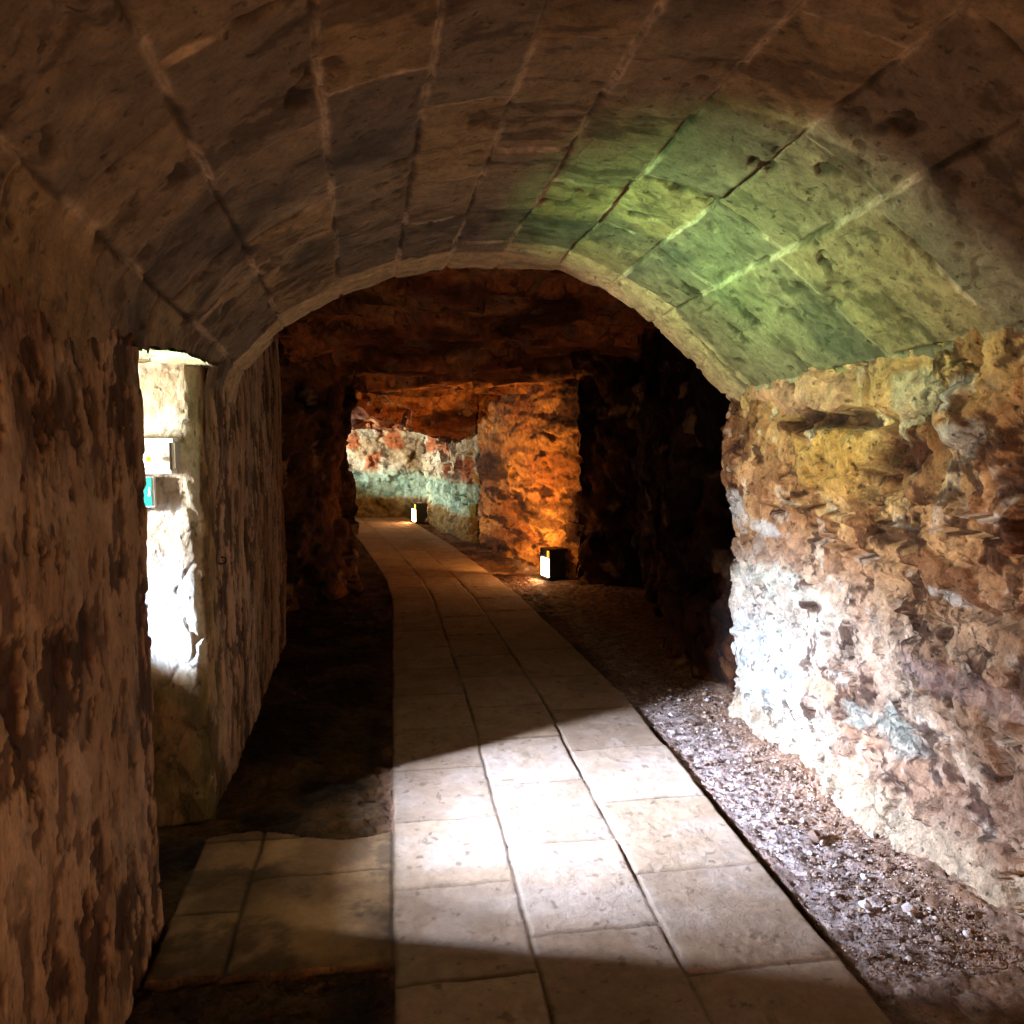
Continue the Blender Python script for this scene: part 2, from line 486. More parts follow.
sl = (196, 188, 170)
for a, b in (((SX - .12, 2.55, -.05), (SX, SY0, 2.0)), ((SX - .12, SY1, -.05), (SX, 3.6, 2.0)),
             ((SX - .12, SY0, -.05), (SX, SY1, SZ0)), ((SX - .12, SY0, SZ1), (SX, SY1, 2.0))):
    prop(box('wall_left', a, b, M_ROCK, col=sl), 'structure')

# ------------------------------------------------------------------ right wall
RW = 1.60
# relief features in (Y, z): centre, half sizes, depth (m, + sticks out), edge sharpness
def feat(px0, py0, px1, py1):
    a = atX(px0, py0, RW + .02); b = atX(px1, py1, RW + .02)
    return (a[1] + b[1]) / 2, (a[2] + b[2]) / 2, abs(a[1] - b[1]) / 2, abs(a[2] - b[2]) / 2


RF = [  # px box, depth, sharpness
    ((806, 432, 890, 503), .055, .25), ((757, 420, 800, 500), .035, .3), ((722, 430, 752, 500), .03, .3),
    ((800, 410, 905, 432), -.075, .35), ((884, 425, 917, 492), -.06, .35), ((795, 440, 806, 492), -.05, .4),
    ((878, 478, 903, 503), -.035, .4), ((750, 372, 800, 408), .04, .3), ((800, 374, 856, 412), .05, .3), ((858, 366, 905, 420), .02, .3),
    ((770, 506, 922, 532), .03, .4), ((808, 535, 900, 570), -.05, .4), ((868, 535, 925, 572), .045, .3),
    ((938, 395, 985, 455), .05, .35), ((953, 512, 1002, 526), .055, .25), ((935, 526, 1000, 545), -.05, .4),
    ((880, 574, 888, 662), -.05, .4), ((885, 606, 905, 642), -.07, .35), ((870, 570, 915, 605), -.03, .4),
    ((926, 395, 934, 500), -.03, .5), ((998, 420, 1012, 520), -.05, .4), ((1010, 520, 1030, 560), -.06, .4),
    ((955, 725, 985, 750), -.06, .3), ((985, 720, 1005, 745), -.05, .3), ((975, 750, 1000, 765), -.045, .3),
    ((816, 686, 834, 700), -.04, .3), ((828, 735, 870, 765), -.04, .3), ((835, 716, 862, 742), .03, .3),
    ((955, 600, 1024, 640), -.035, .4), ((728, 590, 742, 640), .03, .4), ((722, 640, 760, 700), .03, .4),
]
RFw = [(feat(*b), d, sh) for b, d, sh in RF]


def blob(p, f, sh, w):
    yc, zc, ry, rz = f
    r = (np.abs((p[:, 1] + w[0] * ry * .9 - yc) / ry) ** 2.6 + np.abs((p[:, 2] + w[1] * rz * .9 - zc) / rz) ** 2.6) ** (1 / 2.6)
    return sst(1 + sh, 1 - sh, r), r


def right_fun(p, s, z, n):
    wide = sst(3.9, 4.15, p[:, 1])
    # overall batter: the foot of the wall spreads out into a crumbly apron
    apr = .0 - .0 * z
    foot = np.interp(z, [0, .08, .2, .5, 1.0, 1.5, 2.2], [-.035, -.045, -.06, -.06, -.02, 0.0, 0.0])
    foot = -foot
    # recess near z .1-.6 towards viewer
    near = foot * 0
    near = near - .10 * sst(2.9, 2.2, p[:, 1]) * sst(.7, .2, z)
    near = near + .10 * np.exp(-((p[:, 1] - 3.45) / .25) ** 2) * sst(.35, .0, z) * -1.0
    wv = (fbm(p, 7, 4, 80), fbm(p, 7, 4, 81))
    h, e, r = facet(p * np.array([1, 1, 1.0]), 6.5, 82, .9, .35)
    h2, e2, r2 = facet(p, 15, 86, .9, .3)
    band = sst(.92, 1.02, z)                                            # big upper stones are smoother
    zig = fbm(p, 1.2, 3, 88) * .03
    d = zig - foot * 0 + near + h * .032 + h2 * .013 * (1.1 - .4 * band) + fbm(p, 14, 4, 89) * .010 + fbm(p, 38, 3, 90) * .006
    crk = np.exp(-(e / .06) ** 2) * .022 + np.exp(-(e2 / .07) ** 2) * .006
    d -= crk
    # colours
    ochre = mix(srgb(214, 178, 134), srgb(198, 156, 116), sst(-.3, .3, fbm(p, 4, 4, 91)))
    ochre = mix(ochre, srgb(140, 92, 60), sst(.5, .9, r) * .6)
    pinkc = mix(srgb(204, 180, 156), srgb(186, 156, 132), sst(-.3, .3, fbm(p, 4, 4, 92)))
    pinkc = mix(pinkc, srgb(170, 134, 106), sst(.6, .9, r) * .5)
    c = mix(pinkc, ochre, np.clip(sst(.72, 1.12, z + .12 * fbm(p, 2.2, 3, 93)), 0, 1))
    pale = srgb(222, 216, 200)
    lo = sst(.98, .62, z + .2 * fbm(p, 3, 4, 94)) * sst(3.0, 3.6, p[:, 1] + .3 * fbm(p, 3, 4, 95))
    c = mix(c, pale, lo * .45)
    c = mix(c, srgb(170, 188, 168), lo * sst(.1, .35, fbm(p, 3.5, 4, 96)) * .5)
    c = mix(c, srgb(220, 206, 188), sst(.22, .34, fbm(p, 12, 5, 97)) * .5)
    c = mix(c, srgb(84, 50, 32), sst(.1, .24, fbm(p, 9, 6, 98, gain=.62)) * .7)
    for (f, dep, sh) in RFw:
        b, rr = blob(p, f, sh, wv)
        if dep > 0:
            d = d * (1 - .35 * b) + b * dep * (1 - .25 * np.clip(rr, 0, 1.2) ** 2)
        else:
            d = d + b * dep
    def paint(box_, rgb, k, seed, thr=-.1):
        nonlocal c
        b, rr = blob(p, feat(*box_), .25, wv)
        c = mix(c, srgb(*rgb), b * k * sst(thr, thr + .2, fbm(p, 10, 4, seed)))
    paint((806, 432, 890, 503), (204, 160, 102), .8, 101, -.9)
    paint((750, 372, 860, 414), (206, 160, 136), .8, 102, -.4)
    paint((884, 425, 917, 492), (92, 44, 26), .8, 103, -.5)
    paint((800, 412, 890, 430), (80, 36, 22), .8, 103, -.4)  # shadow band of the recess, painted into the colour
    paint((936, 385, 988, 462), (196, 180, 168), .9, 104, -.3)
    paint((895, 370, 925, 430), (196, 176, 152), .8, 104, -.2)
    paint((770, 500, 922, 530), (214, 200, 180), .8, 105, -.05)
    paint((800, 535, 912, 570), (96, 66, 52), .7, 106, -.2)
    paint((730, 492, 744, 530), (216, 208, 196), .95, 107, -.5)
    paint((750, 518, 776, 542), (220, 212, 200), .9, 107, -.4)
    paint((730, 555, 812, 620), (212, 204, 184), .8, 108, -.2)
    paint((953, 508, 1002, 530), (226, 206, 186), .9, 109, -.3)
    paint((925, 585, 960, 610), (214, 206, 196), .8, 110, -.3)
    paint((722, 600, 770, 745), (224, 222, 212), .7, 111, -.4)
    paint((760, 640, 850, 720), (202, 176, 140), .6, 112, .0)
    paint((835, 680, 890, 770), (198, 202, 186), .45, 113, 0)
    paint((885, 640, 1020, 740), (186, 162, 152), .6, 114, -.3)
    paint((830, 716, 870, 765), (196, 156, 124), .6, 115, -.3)
    apron_c = sst(.26, .12, z + .06 * fbm(p, 5, 3, 99))
    c = mix(c, srgb(200, 178, 150), apron_c * .7)
    D = n * d[:, None]
    D[:, 0] += -(foot * -1) * 0 + foot                                    # foot lies further out (to the right)
    return D, c


out_r = wall('wall_right', [(RW + .05, -1.5), (RW + .03, 2.2), (RW, 3.4), (RW - .005, 4.17), (RW + .35, 4.34)], -.06, 1.82, .0075, right_fun, M_ROCK, flip=True, rad=.04,
     stepfun=lambda y: .0065 if y > 2.0 else .03, zstep=.0065)

# ------------------------------------------------------------------ chamber beyond the arch
def cave_fun(seed, amp=.10, sc=2.6, orange=0.0, c0=(132, 96, 66), c1=(92, 62, 44), strat=0.0):
    def fn(p, s, z, n):
        h, e, r = facet(p * np.array([1, 1, 1 + strat]), sc, seed, .8, .3)
        h2, e2, r2 = facet(p * np.array([1, 1, 1 + strat]), sc * 2.7, seed + 9, .8, .3)
        d = h * amp + h2 * amp * .35 + fbm(p, 7, 5, seed + 20) * amp * .28 + fbm(p, 1.3, 3, seed + 21) * amp * .6
        d -= np.exp(-(e / .07) ** 2) * amp * .3
        c = mix(srgb(*c0), srgb(*c1), sst(-.25, .3, fbm(p, 3.5, 4, seed + 22)))
        c = mix(c, srgb(176, 128, 84), sst(.1, .4, fbm(p, 2.2, 4, seed + 23)) * .6)
        c = mix(c, srgb(58, 38, 28), sst(.08, .3, fbm(p, 9, 5, seed + 24)) * .7)
        c = mix(c, srgb(200, 170, 140), sst(.3, .45, fbm(p, 6, 5, seed + 25)) * .6)
        return d, c
    return fn


def outcrop(base_fn):
    def fn(p, s, z, n):
        d, c = base_fn(p, s, z, n)
        k = np.exp(-(((p[:, 1] - 4.95) / .55) ** 4)) * sst(.62, .40, z + .08 * fbm(p, 3, 3, 301))
        return d + k * .16 * (1 - .4 * z), c
    return fn


wall('wall_right', [(RW + .12, 4.22), (1.86, 4.55), (1.80, 5.2), (1.82, 5.8), (1.95, 6.4), (2.05, 7.3), (1.72, 7.60), (1.60, 7.74)], -.05, 2.7, .02,
     outcrop(cave_fun(120, .11, 2.4, c0=(112, 76, 50), c1=(78, 52, 36))), M_DARK, flip=True, rad=.12)


def orange_fun(p, s, z, n):
    q = p * np.array([.7, .4, 1.3])
    p0, p = p, q
    h, e, r = facet(q, 6, 140, .7, .3)
    d = h * .035 + fbm(p, 9, 5, 141) * .028 + fbm(p, 1.6, 3, 142) * .03
    c = mix(srgb(222, 176, 120), srgb(188, 138, 90), sst(-.3, .3, fbm(p, 3, 4, 143)))
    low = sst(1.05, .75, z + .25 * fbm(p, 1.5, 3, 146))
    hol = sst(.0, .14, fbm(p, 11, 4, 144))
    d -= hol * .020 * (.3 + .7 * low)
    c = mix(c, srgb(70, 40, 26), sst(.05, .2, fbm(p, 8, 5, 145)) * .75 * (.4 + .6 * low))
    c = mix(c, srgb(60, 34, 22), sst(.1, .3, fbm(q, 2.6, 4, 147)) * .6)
    return d, c


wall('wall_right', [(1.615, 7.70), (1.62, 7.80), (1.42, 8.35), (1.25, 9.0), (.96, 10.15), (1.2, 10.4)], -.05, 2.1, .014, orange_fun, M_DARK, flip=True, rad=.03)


def pale_fun(seed, amp=.06):
    def fn(p, s, z, n):
        h, e, r = facet(p, 4.5, seed, .8, .35)
        d = h * amp + fbm(p, 9, 5, seed + 1) * amp * .5
        c = mix(srgb(206, 198, 178), srgb(186, 168, 140), sst(-.3, .3, fbm(p, 3, 4, seed + 2)))
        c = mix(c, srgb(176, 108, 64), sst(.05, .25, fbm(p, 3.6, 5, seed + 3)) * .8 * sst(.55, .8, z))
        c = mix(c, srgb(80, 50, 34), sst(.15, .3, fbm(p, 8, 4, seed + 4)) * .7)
        c = mix(c, srgb(164, 200, 186), sst(.75, .6, z) * sst(.25, .35, z) * .6)  # cyan daylight band painted into the rock colour
        c = mix(c, srgb(150, 128, 84), sst(.34, .26, z) * .8)  # sill shadow along the foot, painted as brown
        return d, c
    return fn


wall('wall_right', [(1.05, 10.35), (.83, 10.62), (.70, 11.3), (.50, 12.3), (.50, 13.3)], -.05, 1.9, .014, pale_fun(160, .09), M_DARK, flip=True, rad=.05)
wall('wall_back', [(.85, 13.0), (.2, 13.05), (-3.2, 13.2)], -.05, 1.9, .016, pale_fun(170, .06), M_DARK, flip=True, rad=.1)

# left rock pier between chamber and far passage
def pier_fun(p, s, z, n):
    d, c = cave_fun(180, .10, 3.2, c0=(132, 94, 64), c1=(90, 58, 40))(p, s, z, n)
    k = sst(.25, .45, z) * sst(.95, .6, z)
    edge = np.exp(-((p[:, 0] + .40) / .10) ** 2) * (p[:, 1] < 7.6)
    d = d * (1 - .45 * edge) + edge * .03 * fbm(p, 5, 3, 182)
    c = mix(c, srgb(168, 116, 84), edge * .5)  # lamp-lit edge of the pier, glow put into the colour
    return d, c


wall('wall_left', [(-2.6, 6.3), (-1.6, 6.75), (-.85, 6.75), (-.72, 7.0), (-.52, 7.32), (-.345, 7.72), (-.62, 8.6), (-.80, 9.8), (-2.3, 10.0)], -.05, 2.6, .016, pier_fun, M_DARK, rad=.06)
# passage alcove: side wall with its low window ledge
surf('trim_2', np.arange(-1.9, -1.25, .03), np.arange(9.9, 13.3, .03), lambda x, y: .84 + 0 * x, plain_rock(200, .02), M_DARK)
wall('wall_left', [(-1.25, 9.8), (-1.25, 13.3)], -.05, .84, .03, plain_rock(201, .03), M_DARK)
AW = -1.9
for a, b in (((AW - .15, 9.8, -.05), (AW, 11.35, 2.0)), ((AW - .15, 11.75, -.05), (AW, 13.4, 2.0)),
             ((AW - .15, 11.35, -.05), (AW, 11.75, .75)), ((AW - .15, 11.35, 1.7), (AW, 11.75, 2.0))):
    prop(box('wall_left', a, b, M_ROCK, col=(150, 130, 100)), 'structure')


# rock roof
def roof_z(x, y):
    w = .25 * np.sin(x * 1.7 + 1) + .12 * np.sin(x * 4.1)
    yy = y + w
    z = np.interp(yy, [4.0, 5.9, 6.25, 6.32, 6.9, 6.97, 7.5, 7.6, 8.3, 10.2, 10.5, 11.5, 13.5],
                  [2.52, 2.42, 2.40, 2.26, 2.22, 2.08, 2.02, 1.86, 1.78, 1.74, 1.50, 1.38, 1.36])
    # left side sags down onto the pier
    z = z - .22 * sst(-.2, -.75, x) * sst(6.0, 7.2, y) * sst(8.8, 8.2, y) - .05 * sst(-.2, -.5, x) * sst(7.2, 8, y) + .35 * sst(-.5, -.9, x) * sst(9.8, 10.6, y)
    z = z + sst(10.0, 10.6, y) * sst(13.2, 11.0, y) * np.interp(x, [-.6, .9], [.16, -.18])
    return z


def roof_fun(p, s, z, n):
    q = p * np.array([.45, 1.2, 2.0])
    h, e, r = facet(q, 2.6, 210, .9, .35)
    h2, e2, r2 = facet(q, 7, 214, .8, .35)
    far = sst(8.5, 10, p[:, 1])
    d = h * .10 + h2 * .035 + fbm(q, 6, 5, 215) * .03 + far * .12 * fbm(p, 1.6, 3, 220)
    c = mix(srgb(200, 140, 96), srgb(140, 92, 64), sst(-.3, .3, fbm(q, 2.5, 4, 216)))
    c = mix(c, srgb(226, 176, 124), sst(.1, .35, fbm(q, 3, 4, 217)) * .6)
    c = mix(c, srgb(62, 40, 30), sst(.05, .3, fbm(q, 4, 5, 218)) * .6)
    c = mix(c, srgb(170, 140, 124), sst(.3, .42, fbm(p, 5, 5, 219)) * .7)
    return d, c


surf('ceiling', np.arange(-2.7, 2.7, .018), np.arange(4.17, 13.5, .018), roof_z, roof_fun, M_DARK, flip=True)

# closing walls so the tunnel is really closed behind the viewer
wall('wall_front', [(-.9, -1.5), (1.9, -1.5)], -.05, 3.0, .05, plain_rock(230, .03), M_ROCK)

# ------------------------------------------------------------------ floor
def path_x(Y):
    return np.interp(Y, [0, 7.2, 8.0, 8.9, 10.3, 11.6, 13.5], [0, -.01, -.06, -.16, -.34, -.54, -.85])


def path_w(Y):
    return np.interp(Y, [0, 4.5, 7.7, 8.9, 10.3, 11.6, 13.5], [1.2, 1.22, 1.0, .98, .98, .96, .96])


def build_floor():
    X = np.r_[np.arange(-2.9, -.95, .04), np.arange(-.95, 1.98, .0062), np.arange(1.98, 2.8, .04)]
    ys = [-1.6]
    while ys[-1] < 13.5:
        y = ys[-1]; ys.append(y + (.04 if y < 2.0 else min(.025, .0026 * y)))
    Y = np.array(ys)
    XX, YY = np.meshgrid(X, Y)
    nv, nu = XX.shape
    p = np.stack([XX.ravel(), YY.ravel(), np.zeros(nv * nu)], 1)
    x, y = p[:, 0].copy(), p[:, 1].copy()
    wob = .004 * fbm(p, 4, 3, 300) + .003 * fbm(p, 18, 2, 303)
    wob2 = .007 * fbm(p, 4, 3, 301) + .004 * fbm(p, 18, 2, 304)
    k = path_w(y) / 1.2
    u = (x - path_x(y)) / k + wob
    v = y + wob2
    cols = [-.66, -.46, -.015, .37, .755, 1.195]
    cuts = {1: [2.32, 2.64, 3.11, 3.5], 2: [2.32, 2.84, 3.12, 3.5], 3: [1.7, 2.23, 2.71, 3.18, 3.66, 4.15],
            4: [1.9, 2.41, 2.95, 3.47, 3.98], 5: [1.65, 2.18, 2.71, 3.26, 3.80]}
    r = np.random.RandomState(5)
    for c in (3, 4, 5):
        while cuts[c][0] > -1.6: cuts[c].insert(0, cuts[c][0] - r.uniform(.45, .58))
        while cuts[c][-1] < 14: cuts[c].append(cuts[c][-1] + r.uniform(.45, .60))
    ci = np.searchsorted(cols, u)
    paved = ((ci >= 3) & (ci <= 5)) | (((ci == 1) | (ci == 2)) & (v > 2.32) & (v < 3.12 + .05 * np.sin(x * 9)))
    du = np.full(len(x), 9.0)
    for c in cols: du = np.minimum(du, np.abs(u - c))
    dv = np.full(len(x), 9.0); bid = np.zeros(len(x), int)
    for c in range(1, 6):
        m = ci == c
        cc = np.array(cuts[c])
        vv = v[m] + (u[m] - cols[c]) * (-.03)
        dv[m] = np.min(np.abs(vv[:, None] - cc[None, :]), axis=1); bid[m] = np.searchsorted(cc, vv) + 50 * c
    e = np.minimum(du, dv)
    br = np.random.RandomState(9).rand(500, 5)[bid % 500]
    seam = np.exp(-(e / .0065) ** 2)
    # broad mortar strips flank the long joints near the viewer
    strip = np.exp(-(np.abs(u - .012) / .022) ** 4) * .6 + np.exp(-(np.abs(u + .445) / .022) ** 4) * .7 + np.exp(-(np.abs(u - .383) / .016) ** 4) * .5 + np.exp(-(np.abs(u - .77) / .018) ** 4) * .5
    fill = sst(-.2, .3, fbm(p, 3, 3, 305))
    q = p
    zs = .018 + (br[:, 0] - .5) * .004 + fbm(q, 5, 3, 306) * .0025 + fbm(q, 30, 3, 307) * .0012
    worn = sst(.1, .4, fbm(q, 4, 4, 308))
    zs += worn * fbm(q, 50, 3, 309) * .003
    seamdepth = seam * (.005 + .005 * fill)
    edge_gap = np.exp(-((u - 1.20) / .010) ** 2) * sst(.25, -.2, fbm(p, 2.5, 2, 310)) * sst(4.3, 3.9, y)
    zs -= seamdepth + strip * .0015
    # dirt
    h, ee, rr = facet(p, 22, 320, .8, .3)
    zd = fbm(p, 2, 4, 321) * .018 + h * .008 + fbm(p, 30, 3, 322) * .006
    rightside = sst(1.15, 1.3, x)
    wallx = RW + .05
    zd += rightside * .035 * sst(1.5, 1.8, x)                           # heap against the wall foot
    left = sst(0, -.1, u)
    zd = zd - .006 * left
    lump = left * sst(3.0, 3.2, y) * sst(4.4, 3.6, y)
    zd += lump * (.02 * sst(0, .3, fbm(p, 4, 4, 323)) + .008)
    z = np.where(paved, zs, zd)
    z -= edge_gap * .035
    # colours
    slab = mix(srgb(186, 163, 142), srgb(168, 144, 122), br[:, 1])
    slab = mix(slab, srgb(180, 152, 122), sst(.75, .9, br[:, 2]) * .35)
    slab = mix(slab, srgb(150, 124, 98), sst(.0, .5, fbm(p, 2.4, 4, 330)) * .2)
    slab = mix(slab, srgb(200, 186, 176), sst(-.1, .4, fbm(p, 7, 5, 331)) * .2)
    slab = mix(slab, srgb(96, 78, 62), (seam * (.35 + .5 * fill)))
    slab = mix(slab, srgb(176, 160, 142), np.clip(strip, 0, 1) * .4)
    slab = mix(slab, srgb(120, 100, 80), sst(.5, .56, fbm(p, 30, 3, 332)) * .5)
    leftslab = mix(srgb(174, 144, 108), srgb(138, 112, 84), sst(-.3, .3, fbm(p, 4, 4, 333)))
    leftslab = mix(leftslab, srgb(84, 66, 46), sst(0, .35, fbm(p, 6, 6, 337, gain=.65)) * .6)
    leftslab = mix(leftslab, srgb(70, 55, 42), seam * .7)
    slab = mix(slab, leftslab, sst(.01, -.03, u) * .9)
    dirt = mix(srgb(158, 126, 104), srgb(118, 90, 70), sst(-.3, .3, fbm(p, 5, 4, 334)))
    grav = mix(srgb(212, 194, 184), srgb(170, 146, 132), rr)
    grav = mix(grav, srgb(178, 134, 88), sst(1.42, 1.62, x + .08 * fbm(p, 4, 3, 335)) * .5)
    dirt = mix(dirt, grav, rightside * .9)
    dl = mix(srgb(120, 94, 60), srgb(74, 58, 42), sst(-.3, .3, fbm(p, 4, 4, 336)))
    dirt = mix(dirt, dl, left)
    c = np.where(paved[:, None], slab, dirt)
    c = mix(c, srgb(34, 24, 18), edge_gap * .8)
    p[:, 2] = z
    Fq = grid_faces(nv, nu)
    fm = paved[Fq].sum(1) >= 3
    for nm, sel, mat in (('floor', ~fm, M_DIRT), ('floor', fm, M_SLAB)):
        ff = Fq[sel]; ids, inv = np.unique(ff.ravel(), return_inverse=True)
        o = make_mesh(nm, p[ids], inv.reshape(-1, 4), mat, col=c[ids])
        prop(o, 'structure')


build_floor()

# ------------------------------------------------------------------ pebbles
import bmesh


def stone_mesh(name, seed, rgb, sub=2):
    bm = bmesh.new(); bmesh.ops.create_icosphere(bm, subdivisions=sub, radius=1)
    v = np.array([q.co for q in bm.verts])
    h, e, r = facet(v + seed * 3.1, 1.1, seed, .8, .2)
    r_ = 1 + h * .35 + fbm(v + seed, 1.5, 3, seed) * .25
    v = v * r_[:, None] * np.array([1, .8, .6])
    for q, w in zip(bm.verts, v): q.co = Vector(w)
    me = bpy.data.meshes.new(name); bm.to_mesh(me); bm.free()
    at = me.attributes.new('Col', 'FLOAT_COLOR', 'POINT')
    at.data.foreach_set('color', np.tile(np.r_[srgb(*rgb), 1].astype(np.float32), len(me.vertices)))
    me.materials.append(M_PEB)
    return me


tones = [(188, 164, 150), (156, 126, 104), (112, 84, 66), (206, 190, 178), (164, 132, 104), (96, 70, 54)]
smesh = [stone_mesh('pebble', 400 + i, tones[i]) for i in range(6)]
rs = np.random.RandomState(21)


def wall_foot_x(y):
    return 1.60 + .03


n_ind = 0
small_V, small_F, small_C = [], [], []
base_v = np.array([v.co for v in smesh[0].vertices])
tetra = None
bmt = bmesh.new(); bmesh.ops.create_icosphere(bmt, subdivisions=1, radius=1)
tv = np.array([v.co for v in bmt.verts]); tf = np.array([[v.index for v in f.verts] for f in bmt.faces]); bmt.free()
first = None
cand = []
while len(cand) < 300:
    y = rs.uniform(2.15, 4.6); x = rs.uniform(1.24, 1.66)
    dens = .25 + .75 * (x - 1.2) / .45
    dens *= 1.3 - .25 * (y - 2.1)
    if rs.rand() < dens: cand.append((x, y, rs.choice([.006, .008, .011, .015], p=[.4, .35, .2, .05])))
cand.sort(key=lambda t: -t[2])
for i, (x, y, s_) in enumerate(cand):
    o = bpy.data.objects.new('pebble', smesh[rs.randint(6)])
    COL.objects.link(o)
    o.location = (x, y, .012 + s_ * .35 + .03 * float(sst(1.5, 1.8, np.array(x))))
    o.scale = (s_, s_ * rs.uniform(.8, 1.2), s_); o.rotation_euler = (rs.uniform(-.3, .3), rs.uniform(-.3, .3), rs.uniform(0, 6.3))
    prop(o, None, 'small broken pebble lying in the gravel strip between path and right wall', 'pebble', 'pebbles in the gravel strip')
BIG = [(1.46, 2.86), (1.40, 2.42), (1.52, 2.38), (1.42, 4.05)]
N_S = 7000
ni = 0
for i in range(N_S):
    y = 2.1 + 3.4 * rs.rand() ** 1.3; x = 1.215 + .47 * rs.rand() ** .75; s_ = rs.uniform(.0015, .0045)
    if min((x - bx) ** 2 + (y - by) ** 2 for bx, by in BIG) < .045 ** 2: continue
    a = rs.uniform(0, 6.3); ca, sa = math.cos(a), math.sin(a)
    w = tv * rs.uniform(.65, 1.25, (len(tv), 1)) * s_ * np.array([1, rs.uniform(.6, 1), .7])
    w = w @ np.array([[ca, -sa, 0], [sa, ca, 0], [0, 0, 1]]) + np.array([x, y, .012 + s_ * .4 + .03 * float(sst(1.5, 1.8, np.array(x)))])
    small_V.append(w); small_F.append(tf + ni * len(tv)); ni += 1; small_C.append(np.tile(srgb(*tones[rs.randint(6)]), (len(tv), 1)))
g = make_mesh('gravel', np.vstack(small_V), np.vstack(small_F), M_PEB, col=np.vstack(small_C), smooth=False)
prop(g, 'stuff', 'fine grit and gravel strewn along the foot of the right wall', 'gravel')

bigst = [((1.46, 2.86), .030, 'brown angular stone lying in the gravel, largest loose stone there', 2),
         ((1.40, 2.42), .022, 'grey chipped stone near the picture bottom in the gravel', 3),
         ((1.52, 2.38), .024, 'pale split stone at the foot of the right wall, nearest the viewer', 0),
         ((1.42, 4.05), .016, 'dark purple-brown stone on the bright dust beside the pale corner', 5)]
for (x, y), s_, lab, k_ in bigst:
    o = bpy.data.objects.new('loose_stone', smesh[k_].copy()); COL.objects.link(o)
    o.location = (x, y, .012 + s_ * .42); o.scale = (s_, s_, s_); o.rotation_euler = (.1, -.1, k_ * 1.1)
    prop(o, None, lab, 'stone')


# ------------------------------------------------------------------ floor lamps
M_BLK = plain('lamp_black_metal', (22, 20, 19), .55, .3)
M_GLOW = plain('lamp_glass_lit', (255, 240, 220), .3, emit=(255, 226, 180), es=9)
M_SLOT = plain('lamp_slot_amber', (255, 200, 90), .4, emit=(255, 190, 70), es=1.1)
M_STEEL = plain('brushed_steel', (150, 146, 140), .35, .9)


def empty(name, loc, rz=0.0):
    o = bpy.data.objects.new(name, None); COL.objects.link(o)
    o.location = loc; o.rotation_euler = (0, 0, rz); o.empty_display_size = .1
    return o


def floor_lamp(loc, rz, label, es=1.0):
    """black box lamp standing on the floor; the lit window looks along local -X"""
    t = empty('floor_lamp', loc, rz)
    prop(t, None, label, 'lamp', 'black box lamps on the tunnel floor')
    W, D, H = .10, .085, .27       # half width in x, half depth in y
    box('housing', (-.06, -D, .004), (W, D, H), M_BLK, t, .012)
    box('frame', (-.076, -D, H - .012), (-.058, D, H), M_BLK, t, .003)
    box('frame', (-.076, D - .012, .004), (-.058, D, H), M_BLK, t, .003)
    box('lamp_glass', (-.072, -D + .004, .016), (-.061, D - .012, .185), M_GLOW, t, .002)
    box('reflector', (-.074, -D + .002, .19), (-.062, -D + .030, H - .014), M_SLOT, t, .002)
    box('base_plate', (-.078, -D - .006, 0), (W + .006, D + .006, .006), M_BLK, t, .002)
    sc_ = []
    for yy in (-.05, .05):
        bm = bmesh.new()
        bmesh.ops.create_cone(bm, cap_ends=True, segments=12, radius1=.006, radius2=.005, depth=.006)
        for v in bm.verts: v.co += Vector((.02, yy, H + .002))
        me = bpy.data.meshes.new('screw'); bm.to_mesh(me); bm.free(); me.materials.append(M_STEEL)
        s = bpy.data.objects.new('screw', me); COL.objects.link(s); s.parent = t
    return t


L1 = atY(557, 584, 8.0)
L2 = atY(419, 522, 12.4)
floor_lamp((1.42, 7.98, .02), .28, 'black box lamp with lit side before the orange-lit rock wall, the nearer one')
floor_lamp((.34, 12.35, .02), .28, 'black box lamp with lit side at the far end of the path, the distant one')


def area(name, loc, target, sx_, sy_, power, rgb, spread=180):
    l = bpy.data.lights.new(name, 'AREA'); l.shape = 'RECTANGLE'; l.size = sx_; l.size_y = sy_
    l.energy = power; l.color = rgb; l.spread = math.radians(spread)
    o = bpy.data.objects.new(name, l); COL.objects.link(o); o.location = loc
    d = Vector(target) - Vector(loc); o.rotation_euler = d.to_track_quat('-Z', 'Y').to_euler()
    return o


def point(name, loc, power, rgb, r=.03):
    l = bpy.data.lights.new(name, 'POINT'); l.energy = power; l.color = rgb; l.shadow_soft_size = r
    o = bpy.data.objects.new(name, l); COL.objects.link(o); o.location = loc
    return o


WARM = (1.0, .50, .14)
# lamp windows throw light sideways along the floor, some escapes upwards; added warm fills join in
area('lamp_and_fill_light', (1.33, 7.955, .12), (.2, 7.6, .0), .16, .14, 3, (1.0, .52, .22), 150)
area('lamp_and_fill_light', (.92, 8.0, .32), (1.2, 9.2, 1.1), .12, .1, 30, WARM, 160)  # added fill aimed at the rock wall, set apart from the lamp
point('lamp_and_fill_light', (1.10, 7.9, .40), 5, WARM, .04)
point('lamp_and_fill_light', (-.55, 9.3, .8), 3, WARM, .06)  # added fill hidden behind the left pier, no lamp stands there
area('lamp_and_fill_light', (.25, 12.32, .12), (-1, 12.0, .0), .16, .14, 3, (1.0, .52, .22), 150)
point('lamp_and_fill_light', (.20, 12.25, .32), 5, WARM, .04)

